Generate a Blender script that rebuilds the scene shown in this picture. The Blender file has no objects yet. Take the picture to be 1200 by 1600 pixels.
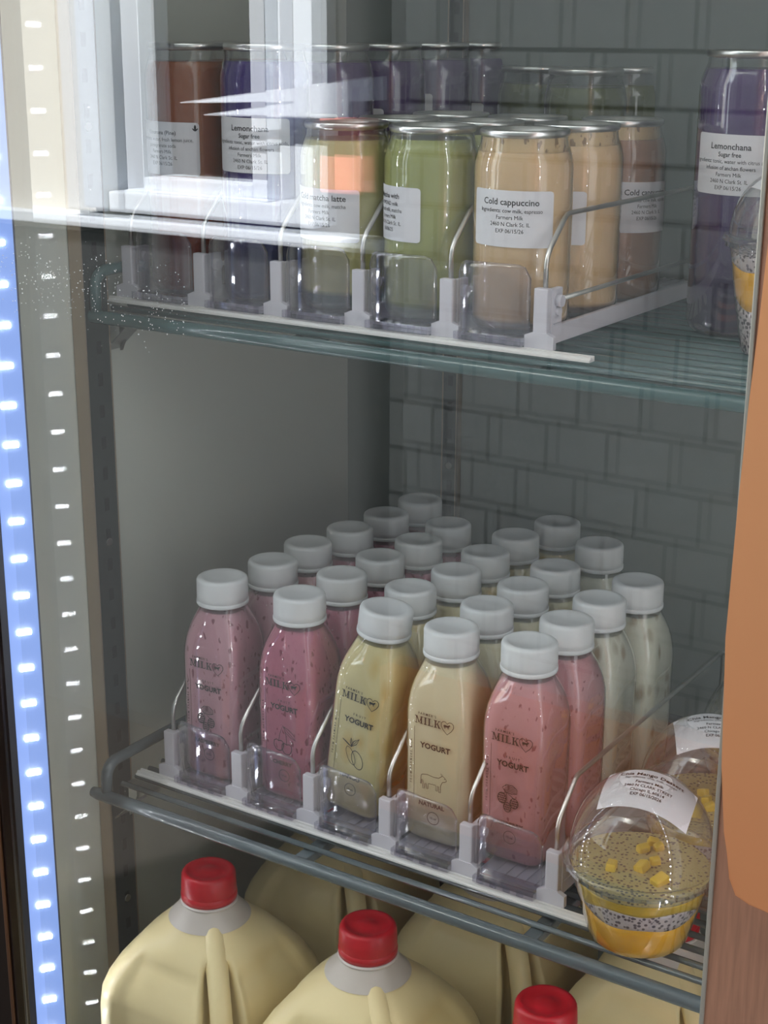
import bpy, bmesh, math, random
from mathutils import Vector, Matrix
random.seed(4)
S = 0.01                      # everything below is written in centimetres
PI = math.pi
scn = bpy.context.scene
COL = scn.collection

# ------------------------------------------------------------------ camera
CX, CY, CZ = 75.748, -84.678, 57.034
PITCH, YAW, ROLL, FPX = 0.30163, -0.57943, 0.004016, 2435.87
fw = Vector((math.sin(YAW)*math.cos(PITCH), math.cos(YAW)*math.cos(PITCH), -math.sin(PITCH)))
r0 = Vector((math.cos(YAW), -math.sin(YAW), 0)); u0 = r0.cross(fw)
rr = math.cos(ROLL)*r0 + math.sin(ROLL)*u0
uu = -math.sin(ROLL)*r0 + math.cos(ROLL)*u0
cam = bpy.data.cameras.new('camera'); cam_o = bpy.data.objects.new('camera', cam); COL.objects.link(cam_o)
cam_o.matrix_world = Matrix(((rr.x, uu.x, -fw.x, CX*S), (rr.y, uu.y, -fw.y, CY*S), (rr.z, uu.z, -fw.z, CZ*S), (0, 0, 0, 1)))
cam.sensor_fit = 'VERTICAL'; cam.sensor_height = 32; cam.lens = FPX*32/1600
cam.clip_start = 0.01; cam.clip_end = 60
cam.dof.use_dof = False
scn.camera = cam_o

# ------------------------------------------------------------------ light, exposure
w = bpy.data.worlds.new('world'); scn.world = w; w.use_nodes = True
w.node_tree.nodes['Background'].inputs[0].default_value = (0.97, 0.98, 1.0, 1)
w.node_tree.nodes['Background'].inputs[1].default_value = 1.15
sd = bpy.data.lights.new('sun', 'SUN'); sd.energy = 22.0; sd.angle = math.radians(0.6); sd.color = (1, .97, .92)
so = bpy.data.objects.new('sun', sd); COL.objects.link(so)
so.rotation_euler = Vector((-0.24, 0.62, 0.74)).to_track_quat('Z', 'Y').to_euler(); so.location = (-2, 1, 4)
scn.view_settings.view_transform = 'Standard'; scn.view_settings.look = 'None'
scn.view_settings.exposure = 0.45; scn.view_settings.gamma = 1; scn.view_settings.use_curve_mapping = False
DIODE, BACK_GLOW = 160.0, 0.75
cy = scn.cycles
cy.max_bounces = 8; cy.diffuse_bounces = 3; cy.glossy_bounces = 5; cy.transmission_bounces = 4
cy.transparent_max_bounces = 40; cy.use_denoising = True; cy.caustics_reflective = True; cy.sample_clamp_indirect = 100

# ------------------------------------------------------------------ materials
MATS = {}
def L(c):  # sRGB 0-255 -> linear
    return tuple(((v/255)/12.92 if v/255 <= .04045 else ((v/255+.055)/1.055)**2.4) for v in c) + (1,)
def pm(name, col, rough=.5, metal=0, spec=.5, coat=0, bump=None, noise=None, sss=0, transm=0):
    if name in MATS: return MATS[name]
    m = bpy.data.materials.new(name); m.use_nodes = True; nt = m.node_tree; b = nt.nodes['Principled BSDF']
    c = L(col) if max(col[:3]) > 1.001 else tuple(col[:3])+(1,)
    b.inputs['Base Color'].default_value = c; b.inputs['Roughness'].default_value = rough
    b.inputs['Metallic'].default_value = metal; b.inputs['Specular IOR Level'].default_value = spec
    b.inputs['Coat Weight'].default_value = coat
    if sss:
        b.inputs['Subsurface Weight'].default_value = sss; b.inputs['Subsurface Radius'].default_value = (.012, .009, .006)
    tc = nt.nodes.new('ShaderNodeTexCoord')
    if noise:   # (scale, amount, stretch)
        mp = nt.nodes.new('ShaderNodeMapping'); mp.inputs['Scale'].default_value = noise[2]
        nz = nt.nodes.new('ShaderNodeTexNoise'); nz.inputs['Scale'].default_value = noise[0]; nz.inputs['Detail'].default_value = 4
        cr = nt.nodes.new('ShaderNodeMapRange'); cr.inputs['To Min'].default_value = 1-noise[1]; cr.inputs['To Max'].default_value = 1+noise[1]
        mx = nt.nodes.new('ShaderNodeVectorMath'); mx.operation = 'SCALE'; mx.inputs[0].default_value = c[:3]
        nt.links.new(tc.outputs['Object'], mp.inputs[0]); nt.links.new(mp.outputs[0], nz.inputs[0])
        nt.links.new(nz.outputs[0], cr.inputs[0]); nt.links.new(cr.outputs[0], mx.inputs['Scale']); nt.links.new(mx.outputs[0], b.inputs['Base Color'])
    if bump:
        nz = nt.nodes.new('ShaderNodeTexNoise'); nz.inputs['Scale'].default_value = bump[0]
        bp = nt.nodes.new('ShaderNodeBump'); bp.inputs['Strength'].default_value = bump[1]; bp.inputs['Distance'].default_value = .001
        nt.links.new(tc.outputs['Object'], nz.inputs[0]); nt.links.new(nz.outputs[0], bp.inputs['Height']); nt.links.new(bp.outputs[0], b.inputs['Normal'])
    MATS[name] = m; return m
def clear(name, tint=(1, 1, 1), f0=.04, rough=.03, gain=1.0, power=5.0, haze=0, hcol=(.8, .8, .8), bump=None):
    """a thin clear sheet: transparent, with a Schlick mirror part and a little milky haze"""
    if name in MATS: return MATS[name]
    m = bpy.data.materials.new(name); m.use_nodes = True; nt = m.node_tree; nt.nodes.clear(); N = nt.nodes.new; K = nt.links.new
    lw = N('ShaderNodeLayerWeight'); lw.inputs[0].default_value = .5
    pw = N('ShaderNodeMath'); pw.operation = 'POWER'; pw.inputs[1].default_value = power
    K(lw.outputs['Facing'], pw.inputs[0])
    ma = N('ShaderNodeMath'); ma.operation = 'MULTIPLY_ADD'; ma.inputs[1].default_value = (1-f0)*gain; ma.inputs[2].default_value = f0*gain
    ma.use_clamp = True; K(pw.outputs[0], ma.inputs[0])
    t = N('ShaderNodeBsdfTransparent'); t.inputs[0].default_value = tint+(1,)
    g = N('ShaderNodeBsdfGlossy'); g.inputs['Roughness'].default_value = rough
    first = t
    if haze:
        d = N('ShaderNodeBsdfDiffuse'); d.inputs[0].default_value = hcol+(1,)
        mh = N('ShaderNodeMixShader'); mh.inputs[0].default_value = haze; K(t.outputs[0], mh.inputs[1]); K(d.outputs[0], mh.inputs[2]); first = mh
    if bump:
        tc = N('ShaderNodeTexCoord'); nz = N('ShaderNodeTexNoise'); nz.inputs['Scale'].default_value = bump[0]
        bp = N('ShaderNodeBump'); bp.inputs['Strength'].default_value = bump[1]; bp.inputs['Distance'].default_value = .001
        K(tc.outputs['Object'], nz.inputs[0]); K(nz.outputs[0], bp.inputs['Height']); K(bp.outputs[0], g.inputs['Normal'])
    mx = N('ShaderNodeMixShader'); o = N('ShaderNodeOutputMaterial')
    K(ma.outputs[0], mx.inputs[0]); K(first.outputs[0], mx.inputs[1]); K(g.outputs[0], mx.inputs[2]); K(mx.outputs[0], o.inputs[0])
    MATS[name] = m; return m
def emis(name, col, s):
    m = bpy.data.materials.new(name); m.use_nodes = True; nt = m.node_tree; b = nt.nodes['Principled BSDF']
    b.inputs['Base Color'].default_value = (.8, .85, .9, 1); b.inputs['Emission Color'].default_value = col+(1,); b.inputs['Emission Strength'].default_value = s
    return m
def speckled(name, base, speck, thr, scale, seed, soft=.03, stretch=.55):
    """base colour with irregular fruit specks drifting in it"""
    if name in MATS: return MATS[name]
    m = bpy.data.materials.new(name); m.use_nodes = True; nt = m.node_tree; b = nt.nodes['Principled BSDF']; N = nt.nodes.new; K = nt.links.new
    tc = N('ShaderNodeTexCoord'); mp = N('ShaderNodeMapping'); mp.inputs['Location'].default_value = (seed, seed*.7, seed*.3)
    mp.inputs['Scale'].default_value = (1, 1, stretch)
    oi = N('ShaderNodeObjectInfo'); ad = N('ShaderNodeVectorMath'); ad.operation = 'ADD'
    K(tc.outputs['Object'], ad.inputs[0]); K(oi.outputs['Random'], ad.inputs[1]); K(ad.outputs[0], mp.inputs[0])
    wz = N('ShaderNodeTexNoise'); wz.inputs['Scale'].default_value = scale*.9; K(mp.outputs[0], wz.inputs[0])
    wm = N('ShaderNodeMixRGB'); wm.inputs[0].default_value = .006; K(mp.outputs[0], wm.inputs[1]); K(wz.outputs[1], wm.inputs[2])
    v = N('ShaderNodeTexVoronoi'); v.inputs['Scale'].default_value = scale; K(wm.outputs[0], v.inputs[0])
    sep = N('ShaderNodeSeparateColor'); K(v.outputs['Color'], sep.inputs[0])
    th = N('ShaderNodeMath'); th.operation = 'MULTIPLY'; th.inputs[1].default_value = thr; K(sep.outputs[0], th.inputs[0])
    sb = N('ShaderNodeMath'); sb.operation = 'SUBTRACT'; K(th.outputs[0], sb.inputs[0]); K(v.outputs['Distance'], sb.inputs[1])
    mr = N('ShaderNodeMapRange'); mr.inputs['From Min'].default_value = -soft; mr.inputs['From Max'].default_value = soft*2.5; mr.inputs['To Max'].default_value = .75; K(sb.outputs[0], mr.inputs[0])
    n2 = N('ShaderNodeTexNoise'); n2.inputs['Scale'].default_value = 28; K(mp.outputs[0], n2.inputs[0])
    mr2 = N('ShaderNodeMapRange'); mr2.inputs['To Min'].default_value = .9; mr2.inputs['To Max'].default_value = 1.1; K(n2.outputs[0], mr2.inputs[0])
    sc = N('ShaderNodeVectorMath'); sc.operation = 'SCALE'; sc.inputs[0].default_value = L(base)[:3]; K(mr2.outputs[0], sc.inputs['Scale'])
    mx = N('ShaderNodeMixRGB'); K(mr.outputs[0], mx.inputs[0]); K(sc.outputs[0], mx.inputs[1]); mx.inputs[2].default_value = L(speck)
    K(mx.outputs[0], b.inputs['Base Color']); b.inputs['Roughness'].default_value = .45; b.inputs['Specular IOR Level'].default_value = .25
    MATS[name] = m; return m

M_steel = pm('stainless_steel', (.55, .55, .54), .28, 1)
M_wire = pm('zinc_wire', (.62, .61, .58), .3, .9)
M_epoxy_up = pm('green_epoxy', (72, 98, 98), .22, 0, .5, .3, bump=(90, .2))
M_epoxy_lo = pm('grey_epoxy', (92, 102, 106), .25, 0, .5, .3, bump=(90, .2))
M_whiteplastic = pm('white_plastic', (214, 210, 218), .4)
M_strip = pm('rail_plastic', (232, 229, 226), .4)
M_cap = pm('cap_plastic', (226, 227, 228), .42, bump=(300, .05))
M_red = pm('red_plastic', (196, 12, 34), .35, bump=(160, .1))
M_pet = clear('clear_pet', (1, 1, 1), .065, .045, 1.8, 3.6, bump=(55, .04))
M_can = clear('clear_can', (1, 1, 1), .06, .045, 1.5, 3.5)
M_dome = clear('clear_dome', (.97, .98, .98), .05, .035, 1.2, 3.0, haze=.03, bump=(30, .1))
M_stop = clear('violet_clear', (.95, .94, .975), .06, .06, 1.4, 2.4, haze=.035, hcol=(.6, .58, .75))
M_pane = clear('door_glass', (.97, .985, .98), .085, .0, 1.15, 4.6)
M_alu = pm('aluminium', (.72, .72, .70), .28, 1)
M_label = pm('paper_label', (228, 226, 230), .6)
M_ink = pm('black_ink', (40, 36, 36), .6)
M_soft = pm('grey_ink', (96, 92, 92), .6)
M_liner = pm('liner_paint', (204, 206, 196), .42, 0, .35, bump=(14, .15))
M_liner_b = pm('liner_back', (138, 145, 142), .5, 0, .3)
M_dark = pm('dark_bronze', (34, 24, 20), .35, .6)
M_trim = pm('bronze_edge', (120, 88, 66), .3, .9)
M_black = pm('black_gasket', (22, 22, 24), .45)

# ------------------------------------------------------------------ mesh helpers
def V(*a): return Vector(a)
class MB:
    def __init__(s): s.bm = bmesh.new()
    def faces(s, pts, fs, mat=0, smooth=False):
        vs = [s.bm.verts.new(p) for p in pts]
        for f in fs:
            try:
                g = s.bm.faces.new([vs[i] for i in f]); g.material_index = mat; g.smooth = smooth
            except ValueError: pass
        return s
    def box(s, a, b, bev=0, mat=0):
        x0, y0, z0 = a; x1, y1, z1 = b
        t = bmesh.new(); bmesh.ops.create_cube(t, size=1)
        for v in t.verts: v.co = V((x0+x1)/2+v.co.x*(x1-x0), (y0+y1)/2+v.co.y*(y1-y0), (z0+z1)/2+v.co.z*(z1-z0))
        if bev: bmesh.ops.bevel(t, geom=t.edges[:], offset=bev, segments=2, affect='EDGES', profile=.6)
        t.verts.index_update()
        s.faces([v.co.copy() for v in t.verts], [[v.index for v in f.verts] for f in t.faces], mat); t.free(); return s
    def prism(s, pts2, y0, y1, bev=0, mat=0):
        """outline in x,z extruded along y"""
        n = len(pts2); P = [V(x, y0, z) for x, z in pts2]+[V(x, y1, z) for x, z in pts2]
        F = [list(range(n)), list(range(2*n-1, n-1, -1))]+[[i, n+i, n+(i+1) % n, (i+1) % n][::-1] for i in range(n)]
        return s.faces(P, F, mat)
    def tube(s, pts, r, n=8, cap=True, mat=0, flat=None):
        pts = [V(*p) for p in pts]; rings = []; m = len(pts)
        rs = r if isinstance(r, (list, tuple)) else [r]*m
        nrm = None
        for i, p in enumerate(pts):
            t = (pts[min(i+1, m-1)]-pts[max(i-1, 0)]).normalized()
            if nrm is None:
                nrm = t.orthogonal().normalized() if flat is None else (V(*flat)-t*V(*flat).dot(t)).normalized()
            else: nrm = (nrm-t*nrm.dot(t)).normalized()
            bn = t.cross(nrm)
            rings.append([p+nrm*math.cos(2*PI*k/n)*rs[i]+bn*math.sin(2*PI*k/n)*rs[i] for k in range(n)])
        return s.rings(rings, cap, cap, mat)
    def rings(s, rings, cap0=True, cap1=True, mat=0, smooth=True):
        n = len(rings[0]); vs = [[s.bm.verts.new(p) for p in rg] for rg in rings]
        for a, b in zip(vs, vs[1:]):
            for k in range(n):
                f = s.bm.faces.new([a[k], a[(k+1) % n], b[(k+1) % n], b[k]]); f.smooth = smooth; f.material_index = mat
        if cap0: f = s.bm.faces.new(vs[0][::-1]); f.material_index = mat
        if cap1: f = s.bm.faces.new(vs[-1]); f.material_index = mat
        return s
    def lathe(s, prof, n=48, cap0=False, cap1=False, c=(0, 0), mat=0):
        return s.rings([[V(c[0]+r*math.cos(2*PI*k/n), c[1]+r*math.sin(2*PI*k/n), z) for k in range(n)] for r, z in prof], cap0, cap1, mat)
    def mesh(s, name, *mats, fix=True):
        if fix: bmesh.ops.recalc_face_normals(s.bm, faces=s.bm.faces)
        for v in s.bm.verts: v.co *= S
        me = bpy.data.meshes.new(name); s.bm.to_mesh(me); s.bm.free()
        for m in mats: me.materials.append(m)
        return me
def link(name, me, parent=None, loc=None, rot=None):
    o = bpy.data.objects.new(name, me); COL.objects.link(o)
    if parent: o.parent = parent
    if loc: o.location = V(*loc)*S
    if rot: o.rotation_euler = rot
    return o
def tag(o, label=None, cat=None, group=None, kind=None):
    for k, v in (('label', label), ('category', cat), ('group', group), ('kind', kind)):
        if v: o[k] = v
    return o
def thing(name, loc, label, cat, group=None, rot=(0, 0, 0)):
    o = bpy.data.objects.new(name, None); COL.objects.link(o); o.location = V(*loc)*S; o.rotation_euler = rot
    o.empty_display_size = .02
    return tag(o, label, cat, group)
def arc(c, r, a0, a1, n):
    return [(c[0]+r*math.cos(a0+(a1-a0)*i/n), c[1]+r*math.sin(a0+(a1-a0)*i/n)) for i in range(n+1)]
def rrect(w, h, r, n=5):
    o = []
    for cx, cy_, a in ((w/2-r, h/2-r, 0), (-w/2+r, h/2-r, PI/2), (-w/2+r, -h/2+r, PI), (w/2-r, -h/2+r, 1.5*PI)):
        o += arc((cx, cy_), r, a, a+PI/2, n)
    return o

# flat lettering: returns (points2d, faces), centred on x, baseline at 0; h = capital height
_TC = {}
def text2d(txt, h, bold=0.0, sx=1.0, align='C', space=1.0):
    key = (txt, h, bold, sx, align, space)
    if key in _TC: return _TC[key]
    cu = bpy.data.curves.new('t', 'FONT'); cu.body = txt; cu.size = 1; cu.offset = bold; cu.space_character = space; cu.resolution_u = 2
    ob = bpy.data.objects.new('t', cu); COL.objects.link(ob)
    dg = bpy.context.evaluated_depsgraph_get(); dg.update()
    me = bpy.data.meshes.new_from_object(ob.evaluated_get(dg))
    P = [(v.co.x, v.co.y) for v in me.vertices]; F = [list(p.vertices) for p in me.polygons]
    bpy.data.objects.remove(ob); bpy.data.curves.remove(cu); bpy.data.meshes.remove(me)
    k = h/.70
    x0 = min(p[0] for p in P); x1 = max(p[0] for p in P)
    off = {'C': (x0+x1)/2, 'L': x0}[align]
    P = [((x-off)*k*sx, y*k) for x, y in P]
    _TC[key] = (P, F); return _TC[key]
def stroke(pts, w, closed=False):
    P, F = [], []; n = len(pts)
    for i in range(n):
        a = pts[(i-1) % n] if (closed or i > 0) else pts[i]; b = pts[(i+1) % n] if (closed or i < n-1) else pts[i]
        dx, dy = b[0]-a[0], b[1]-a[1]; l = math.hypot(dx, dy) or 1
        P += [(pts[i][0]-dy/l*w/2, pts[i][1]+dx/l*w/2), (pts[i][0]+dy/l*w/2, pts[i][1]-dx/l*w/2)]
    for i in range(n if closed else n-1):
        j = (i+1) % n; F.append([2*i, 2*i+1, 2*j+1, 2*j])
    return P, F
def poly(pts): return list(pts), [list(range(len(pts)))]
def shift(pf, dx, dy, rot=0, sc=1):
    c, s_ = math.cos(rot), math.sin(rot)
    return [((x*c-y*s_)*sc+dx, (x*s_+y*c)*sc+dy) for x, y in pf[0]], pf[1]
def ell(cx, cy_, rx, ry, n=14, rot=0):
    c, s_ = math.cos(rot), math.sin(rot)
    return [(cx+rx*math.cos(2*PI*i/n)*c-ry*math.sin(2*PI*i/n)*s_, cy_+rx*math.cos(2*PI*i/n)*s_+ry*math.sin(2*PI*i/n)*c) for i in range(n)]
def serif_word(word, h):
    """capital letters with slab serifs, drawn from strokes; baseline 0, starts at x=0"""
    out = []; x = 0; t = h*.2; th = h*.09
    def bar(x0, y0, x1, y1): out.append(poly([(x0, y0), (x1, y0), (x1, y1), (x0, y1)]))
    def ser(xc, y, w_): bar(xc-w_/2, y, xc+w_/2, y+th)
    for ch in word:
        if ch == 'M':
            W = h*1.2
            bar(x+.16*h, 0, x+.16*h+th, h); bar(x+W-.16*h-t, 0, x+W-.16*h, h)
            out.append(poly([(x+.16*h, h), (x+.16*h+t, h), (x+W/2+.06*h, .1*h), (x+W/2-.06*h, .1*h)]))
            out.append(poly([(x+W-.16*h-th, h), (x+W-.16*h, h), (x+W/2+.05*h, .1*h), (x+W/2-.02*h, .1*h)]))
            ser(x+.2*h, 0, .36*h); ser(x+W-.26*h, 0, .46*h); ser(x+.14*h, h-th, .32*h); ser(x+W-.18*h, h-th, .4*h)
        elif ch == 'I':
            W = h*.5; bar(x+W/2-t/2, 0, x+W/2+t/2, h); ser(x+W/2, 0, .44*h); ser(x+W/2, h-th, .44*h)
        elif ch == 'L':
            W = h*.82; bar(x+.14*h, 0, x+.14*h+t, h); ser(x+.24*h, h-th, .44*h); bar(x, 0, x+W-.06*h, th)
            out.append(poly([(x+W-.16*h, 0), (x+W-.04*h, 0), (x+W-.02*h, .32*h)]))
        elif ch == 'K':
            W = h*.98; bar(x+.14*h, 0, x+.14*h+t, h); ser(x+.24*h, 0, .44*h); ser(x+.24*h, h-th, .44*h)
            out.append(poly([(x+.32*h, .42*h), (x+.40*h, .40*h), (x+.84*h, h), (x+.74*h, h)]))
            out.append(poly([(x+.44*h, .56*h), (x+.56*h, .66*h), (x+.95*h, 0), (x+.68*h, 0)]))
            ser(x+.78*h, h-th, .36*h); ser(x+.8*h, 0, .38*h)
        x += W+.07*h
    return out

# ------------------------------------------------------------------ the refrigerator shell
def struct(name, a, b, mat, bev=0, label=None):
    c = [(a[i]+b[i])/2 for i in range(3)]
    o = link(name, MB().box([a[i]-c[i] for i in range(3)], [b[i]-c[i] for i in range(3)], bev).mesh(name, mat), loc=c)
    return tag(o, label, kind='structure')
ZF, ZT = -31.5, 92
struct('wall_left', (-10, -10.5, ZF), (-8, 38, ZT), M_liner)
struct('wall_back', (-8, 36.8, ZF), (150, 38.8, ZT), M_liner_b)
struct('floor', (-10, -12, ZF-2), (150, 38.8, ZF), M_liner)
struct('ceiling', (-10, -12, ZT), (150, 38.8, ZT+2), M_liner)
struct('wall_right', (150, -10.5, ZF), (152, 38, ZT), M_liner)

# slotted steel uprights
def upright(loc, rot, label, w_=2.0, d=1.4):
    t = thing('shelf_upright', loc, label, 'shelf upright', 'slotted uprights', rot)
    # local: wall plane at y=0, projects to -y; width along x ; height z 0..H
    Hh = ZT-ZF-.2
    m = MB(); m.prism([(-w_/2, 0), (w_/2, 0), (w_/2, Hh), (-w_/2, Hh)], -d, -d+.12)
    link('channel', m.mesh('channel', pm('dark_steel', (74, 80, 78), .35, .6)), t)
    for sx in (-1, 1):
        m = MB().box((sx*w_/2-.14, -d-.03, 0), (sx*w_/2+.0, -.05, Hh), .04); link('flange', m.mesh('flange', pm('flange_metal', (182, 164, 146), .32, .7)), t)
    m = MB(); z = 2.0
    while z < Hh-2:
        m.box((-.25, -d-.02, z), (.25, -d+.02, z+1.0)); z += 2.5
    link('slot_row', m.mesh('slot_row', M_black), t)
    for z in (18, 50, 82, 110): link('screw_head', MB().tube([(0, -d-.02, z-.6), (0, -d-.12, z-.6)], .32, 12).mesh('screw_head', M_steel), t)
    return t
# front-left one is seen from its side: on the left wall, facing +x
upright((-7.98, 1.5, ZF+.1), (0, 0, PI/2), 'slotted steel upright on the left wall near the front', 2.6, 1.3)
upright((4.1, 36.78, ZF+.1), (0, 0, 0), 'slotted steel upright on the dark back wall', 1.5, .9)

# ------------------------------------------------------------------ LED strips
M_diode = emis('led_diode', (.92, .95, 1.0), DIODE)
M_glow = emis('led_backing', (.30, .46, 1.0), BACK_GLOW); M_glow.node_tree.nodes['Principled BSDF'].inputs['Base Color'].default_value = (.01, .015, .03, 1)
def light_strip(x, y, ang, label, z0=-30, z1=88):
    t = thing('light_strip', (x, y, z0), label, 'light strip', None, (0, 0, ang))
    # local: face normal +x ; width along y
    m = MB().box((-.5, -1.7, 0), (-.02, 1.25, z1-z0), .05); link('housing', m.mesh('housing', pm('strip_metal', (96, 98, 108), .3, .8)), t)
    m = MB().box((-.02, -1.1, 0), (.06, 1.1, z1-z0)); link('backing', m.mesh('backing', M_glow), t)
    me = MB().box((.05, -.5, -.17), (.14, .5, .17), .03).mesh('diode', M_diode)
    z = 1.33; k = 0
    while z < z1-z0-1:
        link('diode', me, t, (.04, 0, z)); z += 2.86; k += 1
    return t
light_strip(-5.25, -9.4, -.62, 'glowing blue-white light strip at the left edge of the door')
light_strip(60.5, -9.4, PI+.62, 'light strip behind the bronze door frame on the right')

# ------------------------------------------------------------------ wire shelves
def wire_shelf(z, yf, x0, x1, mat, label, pitch, nw, crossx, riser):
    t = thing('wire_shelf', (x0, yf, z), label, 'shelf', 'coated wire shelves')
    X1 = x1-x0; back = 35.6-yf
    rr_ = .52
    link('front_rail', MB().tube([(-1.0, 0, -.45), (-.3, 0, -.45), (X1, 0, -.45)], [.42, rr_, rr_], 14).mesh('front_rail', mat), t)
    # corner riser: up from the rail, then back along the wall
    P = [(.45, .1, -.5), (.45, .1, riser-1.2)]+[(.45, .1+1.2*(1-math.cos(a)), riser-1.2+1.2*math.sin(a)) for a in (.35, .7, 1.05, 1.4)]+[(.45, 1.6, riser), (.45, back, riser)]
    link('side_rail', MB().tube(P, rr_*.88, 12).mesh('side_rail', mat), t)
    link('rear_rail', MB().tube([(0, back, -.5), (X1, back, -.5)], .42, 10).mesh('rear_rail', mat), t)
    for k in range(nw):
        yy = 1.75+k*pitch
        if yy > back-.8: break
        link('wire', MB().tube([(.6, yy, 0), (X1, yy, 0)], .23, 8).mesh('wire', mat), t)
    for cx in crossx:
        link('cross_bar', MB().box((cx-x0-.55, .2, -1.0), (cx-x0+.55, back, -.25), .15).mesh('cross_bar', mat), t)
    m = MB().prism([(0, -.6), (.9, -.6), (.9, -1.6), (0, -3.6)], 3.0, 3.35); m.prism([(0, -.55), (2.9, -.55), (2.9, -.8), (0, -.8)], 2.6, 3.7)
    # bracket: curved tongue falling from the rail to the upright
    pts = [(2.6, 3.2, -.9), (1.6, 3.0, -1.5), (.6, 2.8, -2.5), (-.4, 2.6, -3.5)]
    for a, b in zip(pts, pts[1:]):
        m.faces([V(*a)+V(0, -.9, 0), V(*b)+V(0, -.9, 0), V(*b)+V(0, .9, 0), V(*a)+V(0, .9, 0), V(*a)+V(0, -.9, .15), V(*b)+V(0, -.9, .15), V(*b)+V(0, .9, .15), V(*a)+V(0, .9, .15)],
                [(0, 1, 2, 3), (7, 6, 5, 4), (0, 4, 5, 1), (3, 2, 6, 7), (0, 3, 7, 4), (1, 5, 6, 2)])
    link('bracket', m.mesh('bracket', M_steel), t)
    return t
ZU, XU, YU, PU = 37.406, -5.31, 3.4, 7.0446
wire_shelf(-1.08, -3.2, -4.3, 140, M_epoxy_lo, 'lower grey coated wire shelf carrying the yogurt bottles', 1.6, 40, (14.8, 33.9, 53), 2.3)
wire_shelf(ZU-.85, .95, -6.8, 140, M_epoxy_up, 'upper green coated wire shelf carrying the canned drinks', 1.85, 40, (11.5, 31, 50), 2.9)

# ------------------------------------------------------------------ pusher organisers
def strip_rail(loc, length, label):
    m = MB()
    prof = [(0, -.2), (0, -.08), (.14, -.04), (.16, .1), (.34, .12), (.36, 0), (.54, 0), (.56, .12), (.72, .14), (.74, -.2)]
    n = len(prof); P = [V(0, y, z) for y, z in prof]+[V(length, y, z) for y, z in prof]
    m.faces(P, [list(range(n))[::-1], list(range(n, 2*n))]+[[i, (i+1) % n, n+(i+1) % n, n+i] for i in range(n)])
    return tag(link('mounting_rail', m.mesh('mounting_rail', M_strip), loc=loc), label, 'rail', 'mounting rails')
strip_rail((XU-2.0, YU-.75, ZU-.22), 5*PU+6.0, 'long white mounting rail under the upper row of white posts')
strip_rail((-2.9, -.75, -.22), 5*6.8+6.2, 'long white mounting rail under the lower row of white posts')

def divider_meshes():
    out = {}
    m = MB().box((-.5, -.35, .5), (.5, .25, 3.78), .1)
    m.prism([(-1.05, -.1), (1.05, -.1), (1.05, .72), (.5, .95), (-.5, .95), (-1.05, .72)], -.42, -.02)
    out['post'] = m.mesh('post', M_whiteplastic)
    m = MB().box((.1, .25, .5), (.55, 1.7, 3.7), .08).box((.5, .5, 1.4), (.62, 1.45, 1.46), 0)
    out['post_back'] = m.mesh('post_back', M_whiteplastic)
    m = MB().tube([(.5, .95, 2.9), (.95, .95, 2.9)], [.42, .38], 14); m.tube([(.5, 1.0, 2.2), (.75, 1.0, 2.2)], [.3, .3], 12)
    out['knob'] = m.mesh('knob', M_whiteplastic)
    m = MB().box((-.16, .3, -.05), (.2, 30, 1.15), .06)
    out['side_track'] = m.mesh('side_track', M_whiteplastic)
    def path(p, r=.3):
        return p
    m = MB().tube([(0, .3, 3.5), (0, .3, 5.2), (0, .45, 5.75), (0, .8, 6.25), (0, 2.6, 7.9), (0, 3.0, 8.15), (0, 3.5, 8.2), (0, 29.2, 8.2), (0, 29.7, 8.0), (0, 29.8, 7.4), (0, 29.8, .6)], .17, 8)
    m.tube([(0, 1.2, 2.75), (0, 29.8, 2.75)], .17, 8)
    out['wire_guard'] = m.mesh('wire_guard', M_wire)
    return out
DM = divider_meshes()
PL_ = 6.8
def where(k):
    return ['leftmost, beside the side wall', 'second from the left', 'third from the left', 'fourth from the left', 'fifth from the left', 'rightmost'][k]
for k in range(6):
    for up in (1, 0):
        loc = (XU+k*PU, YU+.42, ZU) if up else (k*PL_, .42, 0)
        t = thing('lane_divider', loc, ('white post and wire divider of the upper can shelf, ' if up else 'white post and wire divider of the yogurt shelf, ')+where(k), 'divider', 'can lane dividers' if up else 'yogurt lane dividers')
        for nme in DM: link(nme, DM[nme], t)

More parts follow.
